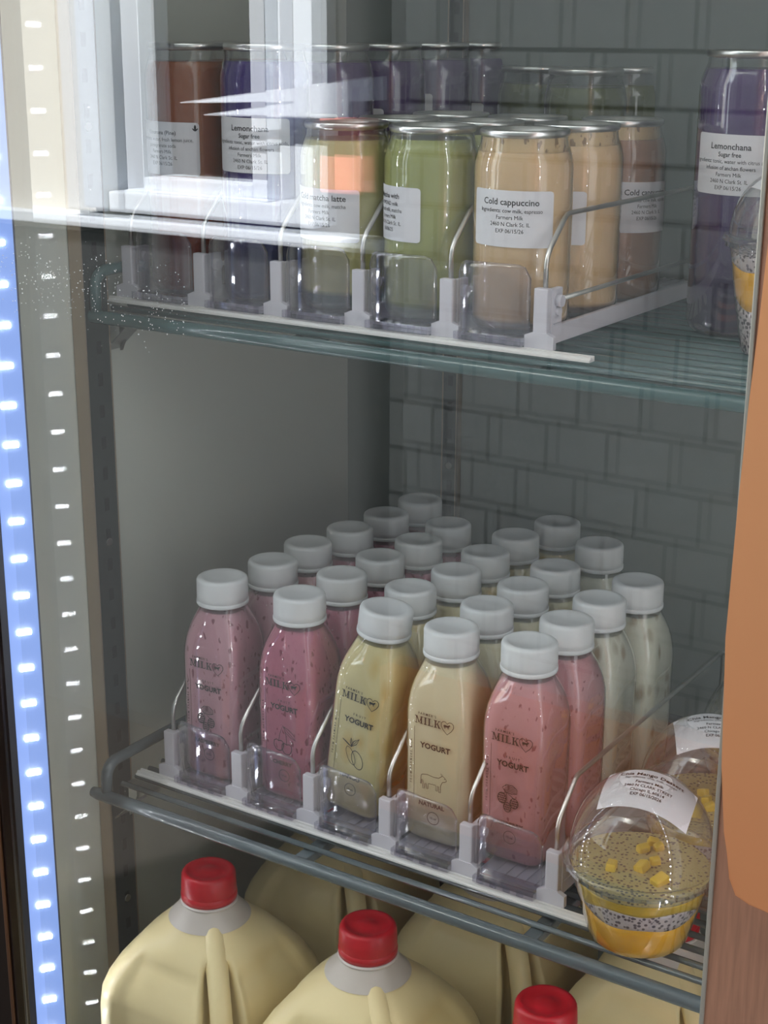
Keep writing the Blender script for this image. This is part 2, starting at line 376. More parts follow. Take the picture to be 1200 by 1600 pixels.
def stopper_meshes(Wl, cut):
    out = {}
    w_ = Wl-1.75
    # curved clear front plate
    m = MB(); n = 16; nz = 12; top = 5.2
    def pt(u, v, off):
        x = (u-.5)*w_; y = -.75*math.sqrt(max(0, 1-(2*(u-.5))**2*.92))+.55+off
        e = min(u, 1-u)*w_; r = .9; dz = 0
        if e < r: dz = r-math.sqrt(max(0, r*r-(r-e)**2))
        h = top-dz-cut*(max(0, u-.15)**2)*.6
        return V(x, y, .5+v*(h-.5))
    for off in (0, .16):
        vs = [[m.bm.verts.new(pt(i/n, j/nz, off)) for i in range(n+1)] for j in range(nz+1)]
        for j in range(nz):
            for i in range(n):
                f = m.bm.faces.new([vs[j][i], vs[j][i+1], vs[j+1][i+1], vs[j+1][i]]); f.smooth = True
        if off == 0: A = vs
        else:
            for i in range(n): m.bm.faces.new([A[nz][i], A[nz][i+1], vs[nz][i+1], vs[nz][i]])
            for j in range(nz):
                m.bm.faces.new([A[j][0], A[j+1][0], vs[j+1][0], vs[j][0]]); m.bm.faces.new([A[j][n], A[j+1][n], vs[j+1][n], vs[j][n]])
    out['front_stop'] = m.mesh('front_stop', M_stop)
    m = MB().box((-Wl/2+1.0, -.5, 0), (Wl/2-1.0, .9, .55), .06)
    x = -Wl/2+1.4
    while x < Wl/2-1.4:
        m.box((x, -.62, .1), (x+.5, -.45, .62), .04); x += 1.05
    out['clear_base'] = m.mesh('clear_base', M_stop)
    m = MB().box((-Wl/2+.75, .95, 0), (Wl/2-.75, 30, .28), .05)
    x = -1.6
    while x < 2:
        m.box((x, .95, .28), (x+.14, 30, .36)); x += .8
    out['track'] = m.mesh('track', pm('track_plastic', (196, 194, 202), .4))
    return out
SU, SL = stopper_meshes(PU, 0), stopper_meshes(PL_, .9)
drinks = ['orange can', 'sugar free purple can', 'matcha latte can', 'green almond matcha can', 'tan cappuccino can']
yog = ['left raspberry yogurt bottle', 'dark pink cherry yogurt bottle', 'leaning mango yogurt bottle', 'natural yogurt bottle', 'right raspberry yogurt bottle']
for k in range(5):
    t = thing('pusher_tray', (XU+(k+.5)*PU, YU-.1, ZU), 'clear fronted tray holding the '+drinks[k], 'shelf tray', 'upper pusher trays')
    for nme in SU: link(nme, SU[nme], t)
    t = thing('pusher_tray', ((k+.5)*PL_, -.1, 0), 'clear fronted tray holding the '+yog[k], 'shelf tray', 'lower pusher trays')
    for nme in SL: link(nme, SL[nme], t)

# ------------------------------------------------------------------ yogurt bottles
HA, NE = 2.58, 5.2
BT = [(0, 2.2, 0), (.12, 2.38, 0), (.5, HA, 0), (4, HA, 0), (7.5, HA, 0), (9.8, HA, 0), (10.6, 2.55, .04), (11.4, 2.46, .13), (12.1, 2.33, .28), (12.7, 2.17, .48), (13.2, 2.02, .7), (13.6, 1.9, .9), (13.9, 1.84, 1), (14.7, 1.82, 1)]
def srad(a, th, t):
    c, s_ = abs(math.cos(th)), abs(math.sin(th))
    return (1-t)*a/((c**NE+s_**NE)**(1/NE))+t*a
def bottle_rings(off, z1, z0=0):
    rg = []
    zs = [b for b in BT if z0 <= b[0] <= z1]
    for z, a, t in zs:
        rg.append([V(srad(a-off, 2*PI*k/72, t)*math.cos(2*PI*k/72), srad(a-off, 2*PI*k/72, t)*math.sin(2*PI*k/72), z+(off if z == 0 else 0)) for k in range(72)])
    return rg
me_shell = MB().rings(bottle_rings(0, 15), True, False).mesh('shell', M_pet)
me_fill = MB().rings(bottle_rings(.09, 13.7), True, True).mesh('yogurt', None)
cp = [(1.98, 14.35), (1.98, 14.62), (1.93, 14.66), (1.93, 14.72), (1.99, 14.78), (1.985, 15.85), (1.93, 16.02), (1.8, 16.11), (1.5, 16.13), (1.45, 16.1), (0.01, 16.1)]
me_cap = MB().lathe([(1.9, 14.3)]+cp[:1]+cp[4:], 64, False, True).mesh('cap', M_cap)
me_band = MB().lathe([(1.86, 14.02), (2.0, 14.02), (2.03, 14.1), (2.03, 14.3), (1.9, 14.36)], 64).mesh('tamper_band', M_cap)
me_ribs = None
CAPS = {
 0: [(3.2, 3.4), (4.06, 8.71), (3.73, 13.94), (4.39, 19.1), (4.68, 24.3), (4.9, 29.5)],
 1: [(10.35, 3.74), (10.45, 9.15), (10.56, 14.4), (10.95, 19.6), (10.69, 24.8)],
 2: [(17.75, 4.35), (16.49, 9.6), (17.44, 14.8), (17.1, 20.0), (17.04, 25.2), (18.28, 30.4)],
 3: [(23.33, 4.27), (23.18, 9.57), (23.36, 14.8), (23.44, 20.0), (23.87, 27.08)],
 4: [(29.25, 4.9), (29.48, 10.1), (29.55, 15.3), (30.3, 20.5)]}
Y_PINK = speckled('raspberry_yogurt', (212, 152, 158), (140, 62, 78), .33, 235, .3)
Y_LILAC = speckled('berry_yogurt', (208, 158, 170), (128, 66, 84), .40, 235, 1.3)
Y_CHERRY = speckled('cherry_yogurt', (196, 116, 138), (118, 34, 56), .38, 260, 2.3)
Y_MANGO = speckled('mango_yogurt', (228, 214, 160), (214, 178, 96), .45, 60, 3.3, .1)
Y_NAT = speckled('natural_yogurt', (232, 224, 188), (226, 214, 176), .2, 60, 4.3)
Y_GRAN = speckled('granola_yogurt', (222, 222, 204), (150, 124, 84), .45, 95, 5.3, .08)
KINDS = {0: [Y_LILAC, Y_LILAC, Y_PINK, Y_CHERRY, Y_CHERRY, Y_CHERRY], 1: [Y_CHERRY, Y_CHERRY, Y_CHERRY, Y_CHERRY, Y_CHERRY],
         2: [Y_MANGO, Y_MANGO, Y_MANGO, Y_MANGO, Y_MANGO, Y_MANGO], 3: [Y_NAT, Y_NAT, Y_NAT, Y_NAT, Y_GRAN], 4: [Y_PINK, Y_PINK, Y_GRAN, Y_GRAN]}
def face_print(shapes, off=.035):
    """shapes in face coordinates (x, z) wrapped on the front of the bottle"""
    m = MB()
    for P, F in shapes:
        Q = []
        for x, z in P:
            xx = max(-2.4, min(2.4, x)); Q.append(V(xx, -HA*(1-abs(xx/HA)**NE)**(1/NE)-off, z))
        m.faces(Q, F)
    return m.mesh('printed_design', M_ink, fix=False)
def cow(cx, cz, s, filled):
    body = [(-1, .42), (-.55, .5), (0, .42), (.45, .46), (.62, .6), (.78, .72), (.9, .66), (1.08, .5), (1.12, .36), (.95, .26), (.78, .2), (.66, -.05), (.62, -.2), (.62, -.72), (.5, -.72), (.46, -.24), (.34, -.22), (.34, -.66), (.22, -.66), (.2, -.2),
            (-.45, -.22), (-.5, -.7), (-.62, -.7), (-.64, -.25), (-.76, -.3), (-.8, -.74), (-.93, -.74), (-.94, -.1), (-1.04, .0), (-1.08, -.4), (-1.14, -.4), (-1.1, .3)]
    P = [(cx+x*s, cz+z*s) for x, z in body]
    return [poly(P)] if filled else [stroke(P, .045, True), poly(ell(cx+.95*s, cz+.5*s, .04, .04, 6)), stroke([(cx+.72*s, cz+.7*s), (cx+.6*s, cz+.9*s), (cx+.8*s, cz+.78*s)], .04)]
def berries(cx, cz, s):
    o = []
    for bx, bz, r in ((-.5, -.15, .34), (-.08, -.75, .3), (.42, -.35, .32)):
        o.append(stroke([(cx+x*s, cz+z*s) for x, z in ell(bx, bz, r*.95, r*1.15, 16)], .04*s+.02, True))
        for i in range(5):
            for j in range(5):
                x = bx+(i-2)*.13+(j % 2)*.06; z = bz+(j-2)*.16
                if ((x-bx)/r)**2+((z-bz)/(r*1.15))**2 < .85: o.append(poly(ell(cx+x*s, cz+z*s, .058*s, .06*s, 7)))
    o.append(stroke([(cx+x*s, cz+z*s) for x, z in ((-.55, .15), (-.2, .35), (-.05, -.4), (-.2, .35), (.38, 0))], .06*s))
    o.append(stroke([(cx+x*s, cz+z*s) for x, z in ((-.25, .35), (-.5, .62), (-.2, .9), (.3, .92), (.62, .7), (.6, .4), (.2, .3), (-.25, .35))], .05*s))
    for z in (.45, .56, .68, .8): o.append(stroke([(cx+(-.35+(z-.45)*.2)*s, cz+z*s), (cx+.55*s, cz+(z-.02)*s)], .035*s))
    return o
def cherries(cx, cz, s):
    o = []
    for bx, bz in ((-.35, -.55), (.3, -.7)):
        o.append(stroke([(cx+(bx+x)*s, cz+(bz+z)*s) for x, z in ((0, .3), (.2, .38), (.38, .25), (.4, -.05), (.22, -.34), (0, -.4), (-.22, -.34), (-.4, -.05), (-.38, .25), (-.2, .38))], .045*s+.01, True))
    o.append(stroke([(cx+x*s, cz+z*s) for x, z in ((-.35, -.25), (-.25, .3), (.02, .95), (.25, .3), (.3, -.4))], .04*s))
    o.append(stroke([(cx+x*s, cz+z*s) for x, z in ((.05, .85), (.4, .75), (.85, .45), (1.0, .05), (.6, .2), (.2, .5), (.05, .85))], .035*s))
    o.append(stroke([(cx+x*s, cz+z*s) for x, z in ((.05, .85), (.5, .45), (.95, .1))], .03*s))
    return o
def mango(cx, cz, s):
    o = [stroke([(cx+x*s, cz+z*s) for x, z in ell(.3, -.35, .38, .62, 18, .45)], .05*s, True), stroke([(cx+x*s, cz+z*s) for x, z in ell(-.2, -.2, .26, .62, 18, .5)], .04*s, True)]
    for a, b in (((-.25, .4), (.3, 1.1)), ((-.2, .4), (-.9, .75)), ((-.2, .4), (-.3, 1.0))):
        mx_, mz_ = (a[0]+b[0])/2, (a[1]+b[1])/2
        o.append(stroke([(cx+x*s, cz+z*s) for x, z in (a, (mx_-.1, mz_+.08), b, (mx_+.1, mz_-.08), a)], .045*s)); o.append(stroke([(cx+a[0]*s, cz+a[1]*s), (cx+b[0]*s, cz+b[1]*s)], .03*s))
    return o
def print_shapes(word, art, fruit=True):
    o = [shift(p, -1.38, 9.3) for p in serif_word('MILK', .58)]
    o.append(shift(text2d("FARMER'S", .19, .01, 1, 'C', 1.35), -.35, 10.02))
    hp = [(0, -.62), (.34, -.3), (.52, .0), (.52, .26), (.36, .42), (.16, .42), (0, .26), (-.16, .42), (-.36, .42), (-.52, .26), (-.52, 0), (-.34, -.3)]
    o.append(stroke([(1.3+x*.92, 9.56+z*.92) for x, z in hp], .05, True)); o += cow(1.28, 9.6, .24, True)
    o.append(shift(text2d('FROM FARMERS MILK', .17, .012, 1, 'C', 1.6), -1.62, 6.2, PI/2))
    o.append(poly([(-1.42, 3.3), (-1.385, 3.3), (-1.385, 9.0), (-1.42, 9.0)]))
    if fruit: o.append(shift(text2d('FRUIT', .19, .01, 1, 'C', 1.7), .35, 8.15))
    o.append(shift(text2d('YOGURT', .42, .032), .32, 7.5)); o += art
    o.append(shift(text2d(word, .33, .028), .1, 2.95))
    o.append(stroke(ell(.25, 2.1, .48, .48, 28), .045, True)); o.append(shift(text2d('12 oz', .17, .015), .25, 2.02))
    return o
PRINTS = {(0, 0): face_print(print_shapes('RASPBERRY', berries(.1, 5.2, 1.05))), (1, 0): face_print(print_shapes('CHERRY', cherries(.2, 5.2, 1.15))),
          (2, 0): face_print(print_shapes('MANGO', mango(.2, 5.1, 1.2))), (3, 0): face_print(print_shapes('NATURAL', cow(.25, 5.0, .95, False), False))}
PRINTS[(4, 0)] = PRINTS[(0, 0)]
FL = {0: 'lilac pink yogurt bottle', 1: 'dark pink yogurt bottle', 2: 'pale yellow yogurt bottle', 3: 'cream yogurt bottle', 4: 'yogurt bottle'}
ROWL = {0: 'in the leftmost lane', 1: 'in the second lane from the left', 2: 'in the middle lane behind the mango bottle', 3: 'in the lane behind the natural bottle', 4: 'in the rightmost lane'}
FRONT = {0: 'lilac pink raspberry yogurt bottle at the front of the leftmost lane', 1: 'dark pink cherry yogurt bottle at the front of its lane',
         2: 'pale yellow mango yogurt bottle leaning to the right', 3: 'cream natural yogurt bottle with an outlined cow', 4: 'pink raspberry yogurt bottle at the front of the rightmost lane'}
ORD = ['first', 'second', 'third', 'fourth', 'fifth', 'sixth']
fills = {}
for row, lst in CAPS.items():
    for j, (x, y) in enumerate(lst):
        mat = KINDS[row][j]
        if j == 0: lab = FRONT[row]
        elif row == 4 and j == 1: lab = 'pink yogurt bottle directly behind the right raspberry bottle'
        elif row == 4: lab = 'white granola yogurt bottle with brown specks, '+('nearer of the two in the rightmost lane' if j == 2 else 'rear end of the rightmost lane')
        elif row == 3 and j == 4: lab = 'whitish yogurt bottle standing apart behind the cream lane'
        else: lab = FL[row]+', '+ORD[j]+' from the front '+ROWL[row]
        rz = random.uniform(-.05, .05) if j else (0.03, .0, .02, 0.0, 0.0)[row]
        loc, rot = (x, y, .42), (0, 0, rz)
        if row == 2 and j == 0: loc, rot = (15.95, 4.05, .78), (math.radians(-1), math.radians(6.6), .0)
        t = thing('yogurt_bottle', loc, lab, 'bottle', 'yogurt bottles', rot)
        if mat.name not in fills:
            mm = me_fill.copy(); mm.materials.clear(); mm.materials.append(mat); fills[mat.name] = mm
        link('yogurt', fills[mat.name], t); link('shell', me_shell, t)
        c = link('cap', me_cap, t, rot=(0, 0, random.uniform(0, 6))); link('tamper_band', me_band, c)
        if (row, j) in PRINTS: link('printed_design', PRINTS[(row, j)], t)

# ------------------------------------------------------------------ canned drinks
def can_profile(r, h, off=0):
    rl = r*.865
    return [(r*.80, .0+off), (r*.86, .05+off), (r*.95, .35), (r-off, .85), (r-off, h-2.35), (r*.985-off, h-2.0), (r*.94-off, h-1.45), (rl+.05-off, h-.9), (rl-off, h-.5), (rl-off, h-.3)]
_can = {}
def can_meshes(r, h, fill):
    k = (r, h, fill)
    if k in _can: return _can[k]
    o = {}
    o['shell'] = MB().lathe(can_profile(r, h), 56, True, False).mesh('shell', M_can)
    P = [p for p in can_profile(r, h, .07) if p[1] < fill]
    P[0] = (P[0][0]-.1, .3); P[1] = (P[1][0]-.02, .34)
    P.append((r*.865-.05 if fill > h-1.2 else P[-1][0]-(.0 if fill < h-2.4 else .1), fill))
    o['drink'] = MB().lathe(P, 56, True, True).mesh('drink', None)
    rl = r*.865
    o['lid'] = MB().lathe([(rl-.02, h-.48), (rl+.08, h-.42), (rl+.13, h-.28), (rl+.12, h-.07), (rl+.02, h), (rl-.1, h-.05), (rl-.2, h-.4), (rl-.35, h-.55), (.01, h-.5)], 56, False, True).mesh('lid', M_alu)
    m = MB(); m.prism([(-.6, -.1), (.6, -.1), (.6, .1), (-.6, .1)], -1.1, 1.1)
    o['pull_tab'] = MB().box((-.65, -1.2, h-.5), (.65, 1.3, h-.38), .05).mesh('pull_tab', M_alu); m.bm.free()
    _can[k] = o; return o
def label_part(t, R, zc, w_, h_, a, lines, leaf=False, tiltz=0):
    """paper label bent round the can, its middle facing angle a (0 = -y, + towards +x)"""
    def wrap(x, z, off):
        z = z+x*tiltz; an = a+x/R
        return V((R+off)*math.sin(an), -(R+off)*math.cos(an), zc+z)
    m = MB(); n = 24; r = .22; rows = [-h_/2, -h_/2+.07, -h_/2+r, 0, h_/2-r, h_/2-.07, h_/2]
    def hw(z):
        e = h_/2-abs(z); return w_/2-(r-math.sqrt(max(0, r*r-(r-e)**2)) if e < r else 0)
    grid = [[m.bm.verts.new(wrap(-hw(z)+2*hw(z)*i/n, z, .02)) for i in range(n+1)] for z in rows]
    for j in range(len(rows)-1):
        for i in range(n): m.bm.faces.new([grid[j][i], grid[j][i+1], grid[j+1][i+1], grid[j+1][i]]).smooth = True
    lab = link('label', m.mesh('label', M_label, fix=False), t)
    m = MB()
    for txt, hh, z, bold, sx, dx in lines:
        P, F = text2d(txt, hh, bold, sx)
        keep = [wrap(max(-w_/2+.03, min(w_/2-.03, x+dx)), y+z, .035) for x, y in P]
        m.faces(keep, F)
    if leaf:
        for q_ in (ell(w_/2-.3, h_/2-.35, .08, .2, 8), ell(w_/2-.4, h_/2-.5, .05, .15, 8, .8), ell(w_/2-.2, h_/2-.5, .05, .15, 8, -.8)):
            m.faces([wrap(x, y, .035) for x, y in q_], [list(range(len(q_)))])
    link('lettering', m.mesh('lettering', M_ink, fix=False), lab)
ADDR = '2460 N Clark St. IL'
def lines_for(title, rest, sz=.40):
    out = [(title, sz, 1.0, .013, 1, 0)]; z = .52
    for i, r_ in enumerate(rest):
        b = .015 if r_ == 'Sugar free' else 0
        out.append((r_, .26 if not b else .3, z, b, .92, 0)); z -= .43
    return out
LEM = lines_for('Lemonchana', ['Sugar free', 'Ingredients: tonic, water with citrus acids,', 'infusion of anchan flowers', 'Farmers Milk', ADDR, 'EXP 06/15/26'])
LIM = lines_for('Limonana (Pine)', ['Ingredients: water, fresh lemon juice,', 'pomegranate soda', 'Farmers Milk', ADDR, 'EXP 06/15/26'], .28)
MAT = lines_for('Cold matcha latte', ['Ingredients: cow milk, matcha', 'Farmers Milk', ADDR, 'EXP 06/15/26'])
ALM = lines_for('Matcha with', ['ALMOND milk', 'almond milk, matcha', 'Farmers Milk', ADDR, '06/06/25'], .34)
CAP = lines_for('Cold cappuccino', ['Ingredients: cow milk, espresso', 'Farmers Milk', ADDR, 'EXP 06/15/26'])
CAP = [(a, b, c-.12, d, e, f) for a, b, c, d, e, f in CAP]
def drinkmat(name, col, low=None, rough=.3):
    if name in MATS: return MATS[name]
    m = pm(name, col, rough, 0, .4); nt = m.node_tree; b = nt.nodes['Principled BSDF']
    if low:   # sediment settled at the bottom
        tc = nt.nodes.new('ShaderNodeTexCoord'); sp = nt.nodes.new('ShaderNodeSeparateXYZ'); nt.links.new(tc.outputs['Object'], sp.inputs[0])
        mr = nt.nodes.new('ShaderNodeMapRange'); mr.inputs['From Min'].default_value = low[1]*S; mr.inputs['From Max'].default_value = low[2]*S; nt.links.new(sp.outputs[2], mr.inputs[0])
        mx = nt.nodes.new('ShaderNodeMixRGB'); mx.inputs[1].default_value = L(low[0]); mx.inputs[2].default_value = L(col); nt.links.new(mr.outputs[0], mx.inputs[0]); nt.links.new(mx.outputs[0], b.inputs['Base Color'])
    return m
D_OR = drinkmat('orange_drink', (150, 84, 46), ((120, 44, 24), 3, 8))
D_PU = drinkmat('purple_drink', (70, 38, 98), ((60, 46, 76), 2, 5))
D_BL = drinkmat('violet_drink', (58, 38, 116), ((32, 40, 82), 3.5, 7))
D_ML = drinkmat('matcha_latte', (204, 198, 138), ((58, 84, 78), 1.2, 1.6))
D_GR = drinkmat('green_matcha', (164, 168, 94), ((84, 98, 66), .9, 1.4))
D_TAN = drinkmat('cappuccino', (222, 188, 142), ((120, 96, 84), .7, 1.0))
D_BR = drinkmat('brown_latte', (160, 118, 88))
D_DG = drinkmat('dark_green_drink', (92, 100, 44))
M_foam = speckled('coffee_foam', (206, 178, 132), (110, 78, 46), .5, 260, 7)
drk = {}
def can(x, y, z, r, h, fill, mat, label, lab=None, foam=False):
    t = thing('drink_can', (x, y, z), label, 'can', 'clear drink cans')
    av = math.atan2(CX-x, y-CY)
    cm = can_meshes(r, h, fill)
    key = (r, h, fill, mat.name)
    if key not in drk:
        mm = cm['drink'].copy(); mm.materials.clear(); mm.materials.append(mat); drk[key] = mm
    link('drink', drk[key], t); link('shell', cm['shell'], t)
    l = link('lid', cm['lid'], t, rot=(0, 0, random.uniform(0, 6))); link('pull_tab', cm['pull_tab'], l)
    if foam:
        link('foam', MB().lathe([(r*.84, fill-.02), (r*.845, fill+.35), (r*.84, h-.5)], 56).mesh('foam', M_foam), t)
    if lab:
        lines, zc, off, w_, h_ = lab[:5]
        label_part(t, r, zc, w_, h_, av+math.radians(off), lines, leaf=len(lab) > 5, tiltz=-.02)
    return t
def lane(i, j): return XU+(i+.5)*PU, YU+3.9+j*6.75
ZC = ZU+.4
def add(i, j, *a, **k):
    x, y = lane(i, j); return can(x, y, ZC, *a, **k)
RT = 3.27
add(0, 0, RT, 18.1, 16.8, D_OR, 'tall orange can at the front of the leftmost upper lane', (LIM, 10.7, -42, 6.0, 3.8, 1))
add(0, 1.05, RT, 18.1, 16.8, D_OR, 'tall orange can directly behind the front one in the leftmost lane', (LIM, 10.7, -70, 6.0, 3.8))
add(1, 0, RT, 18.1, 16.9, D_BL, 'tall purple lemonchana can at the front of the second upper lane', (LEM, 11.2, -22, 6.0, 3.8))
pl = ['just behind the labelled front can', 'third back in its lane', 'fourth back in its lane', 'last in its lane']
for n_, (j, off, zc) in enumerate(((1.2, -43, 11.2), (2.3, -53, 11.3), (3.4, -53, 12.2), (4.5, -43, 11.2))):
    add(1, j, RT, 18.0, 16.7, D_PU, 'tall dark purple can, '+pl[n_], (LEM, zc, off, 6.0, 3.8))
add(2, 0, RT, 13.0, 11.8, D_ML, 'short pale green cold matcha latte can', (MAT, 6.8, -37, 6.0, 3.6))
add(2, 1.0, RT, 13.0, 11.8, D_ML, 'short green can directly behind the matcha latte can')
add(3, 0, RT, 13.0, 12.1, D_GR, 'short green can of matcha with almond milk', (ALM, 7.3, -62, 5.6, 3.6))
add(3, 1.0, RT, 13.0, 12.1, D_GR, 'short green can directly behind the almond matcha can')
add(3, 2.0, RT, 13.0, 12.1, D_GR, 'short green can behind the cappuccino, third in its lane')
add(2, 2.1, RT, 13.0, 11.2, D_ML, 'short green can third from the front in the matcha latte lane')
add(2, 4.15, RT, 16.2, 14.8, D_DG, 'dark green can at the far back right of the purple ones')
add(3, 3.4, RT, 16.2, 14.8, D_DG, 'dark green can at the far back above the second cappuccino')
add(3, 4.5, RT, 16.2, 14.8, D_DG, 'dark green can at the far back half behind the big purple can')
add(4, 0, RT, 13.0, 11.6, D_TAN, 'short tan cold cappuccino can with a full white label', (CAP, 7.5, -15, 5.9, 3.6), foam=True)
add(4, 1.12, RT, 13.0, 11.6, D_TAN, 'short tan cappuccino can second in the rightmost upper lane', (CAP, 6.9, -37, 5.9, 3.6), foam=True)
add(4, 2.2, RT, 13.0, 11.6, D_BR, 'short brown can third in the rightmost upper lane', (CAP, 6.9, 40, 5.9, 3.6), foam=True)
ZS = ZU-.85+.24
can(37.2, 19.6, ZS, 3.72, 18.9, 17.7, D_PU, 'large purple lemonchana can standing alone on the wires', (LEM, 11.6, -22, 5.6, 3.95))
can(42.0, 28.2, ZS, 3.72, 18.9, 17.7, D_PU, 'purple can half hidden behind the large lemonchana can', (LEM, 11.6, -38, 5.6, 3.95))

# ------------------------------------------------------------------ milk jugs
def jug_meshes():
    o = {}
    prof = [(0, 6.6, 0), (.3, 7.0, 0), (1.2, 7.3, 0), (6, 7.32, 0), (11, 7.32, 0), (14.5, 7.3, 0), (16, 7.15, .02), (17, 6.8, .05), (18.2, 6.15, .10), (19.4, 5.3, .2), (20.4, 4.5, .4), (21.1, 3.75, .65), (21.6, 3.15, .9), (22.0, 2.75, 1), (22.6, 2.3, 1), (23.0, 2.08, 1), (23.3, 2.0, 1), (24.6, 2.0, 1)]
    def dense(p):
        q = []
        for a, b in zip(p, p[1:]):
            k = max(1, int((b[0]-a[0])/.35))
            for i in range(k): q.append(tuple(a[c]+(b[c]-a[c])*i/k for c in range(3)))
        return q+[p[-1]]
    NJ = 4.6
    def sm(x): x = max(0, min(1, x)); return x*x*(3-2*x)
    def ring(z, a, t):
        pts = []
        for k in range(160):
            th = 2*PI*k/160; c, s_ = abs(math.cos(th)), abs(math.sin(th))
            r = (1-t)*a/((c**NJ+s_**NJ)**(1/NJ))+t*a
            # recessed side panels
            f = ((th+PI/4) % (PI/2))-PI/4
            if 3 < z < 19.9: r -= .5*(1-sm((abs(f)-.47)/.1))*sm((z-3)/1.2)*sm((19.9-z)/1.0)
            # hollow behind the handle
            d = (th+PI/4+PI) % (2*PI)-PI
            if 7.5 < z < 20.6: r -= 3.4*(1-sm((abs(d)-.12)/.14))*sm((z-7.5)/1.8)*sm((20.6-z)/2.2)
            pts.append(V(r*math.cos(th), r*math.sin(th), z))
        return pts
    o['body'] = MB().rings([ring(*p) for p in dense(prof)], True, True).mesh('body', pm('milk_jug', (243, 223, 170), .38, 0, .4, sss=0))
    dx, dy = math.cos(-PI/4), math.sin(-PI/4)
    path = [(1.2, 21.6), (2.5, 21.15), (4.0, 20.4), (5.4, 19.3), (6.7, 17.8), (7.7, 15.9), (8.2, 14), (8.3, 11.5), (8.0, 9.0), (7.2, 7.0), (6.2, 5.8)]
    o['handle'] = MB().tube([(r*dx, r*dy, z) for r, z in path], [.9, .98, .92, .86, .85, .86, .9, .95, 1.05, 1.25, 1.5], 16).mesh('handle', pm('milk_jug', (243, 223, 170)))
    o['collar'] = MB().lathe([(3.25, 21.62), (2.85, 22.05), (2.4, 22.62), (2.13, 23.0)], 48).mesh('collar', pm('frosted_collar', (206, 196, 186), .45))
    n = 72
    def cr(r, z, rib=0): return [V((r+(rib if k % 2 else 0))*math.cos(2*PI*k/n), (r+(rib if k % 2 else 0))*math.sin(2*PI*k/n), z) for k in range(n)]
    o['cap'] = MB().rings([cr(2.12, 23.8), cr(2.14, 24.1, .04), cr(2.08, 25.3, .04), cr(1.98, 25.5), cr(1.7, 25.55), cr(1.62, 25.45), cr(.7, 25.45), cr(.62, 25.5), cr(.01, 25.5)], False, True).mesh('cap', M_red)
    o['tamper_band'] = MB().lathe([(2.0, 23.25), (2.2, 23.25), (2.22, 23.65), (2.12, 23.82)], 56).mesh('tamper_band', M_red)
    o['neck_ring'] = MB().lathe([(2.0, 22.95), (2.25, 22.98), (2.25, 23.15), (2.0, 23.2)], 56).mesh('neck_ring', pm('neck_plastic', (226, 216, 210), .4))
    return o
JM = jug_meshes()
jugs = [(5.1, -1.6, 'milk jug with red cap at the front left under the shelf'), (19.8, -1.1, 'milk jug with red cap in the middle of the front row'), (35.2, -2.4, 'milk jug at the front right, mostly below the frame'),
        (6.2, 15.2, 'milk jug behind the front left one in shadow'), (21.6, 15.3, 'milk jug behind the middle one in shadow'), (37.2, 14.2, 'milk jug behind the front right one under the dessert cup')]
for x, y, lb in jugs:
    t = thing('milk_jug', (x, y, ZF), lb, 'jug', 'milk jugs')
    for nme in JM:
        if nme != 'tamper_band': ob = link(nme, JM[nme], t)
        if nme == 'cap': capo = ob
    link('tamper_band', JM['tamper_band'], capo)

# ------------------------------------------------------------------ dessert cups
def chia_mat(name, base, dot, thr, scale):
    m = speckled(name, base, dot, thr, scale, 9.1, .02, 1.0); return m
M_jelly = pm('mango_jelly', (244, 180, 0), .2, 0, .5, noise=(60, .12, (1, 1, 1)))
M_mangoup = pm('mango_puree', (204, 168, 30), .3, noise=(90, .2, (1, 1, 1)))
def dots(name, base, dot, scale, th):
    m = bpy.data.materials.new(name); m.use_nodes = True; nt = m.node_tree; b = nt.nodes['Principled BSDF']; N = nt.nodes.new; K = nt.links.new
    tc = N('ShaderNodeTexCoord'); v = N('ShaderNodeTexVoronoi'); v.inputs['Scale'].default_value = scale; v.inputs['Randomness'].default_value = .75; K(tc.outputs['Object'], v.inputs[0])
    mr = N('ShaderNodeMapRange'); mr.inputs['From Min'].default_value = th-.07; mr.inputs['From Max'].default_value = th+.07; K(v.outputs['Distance'], mr.inputs[0])
    mx = N('ShaderNodeMixRGB'); mx.inputs[1].default_value = L(dot); mx.inputs[2].default_value = L(base); K(mr.outputs[0], mx.inputs[0]); K(mx.outputs[0], b.inputs['Base Color']); b.inputs['Roughness'].default_value = .25
    return m
M_chia = dots('chia_pudding', (196, 184, 184), (84, 72, 80), 340, .40)
M_ctop = dots('chia_mango_top', (186, 170, 118), (104, 96, 84), 340, .34)
M_piece = pm('mango_piece', (226, 190, 70), .35)
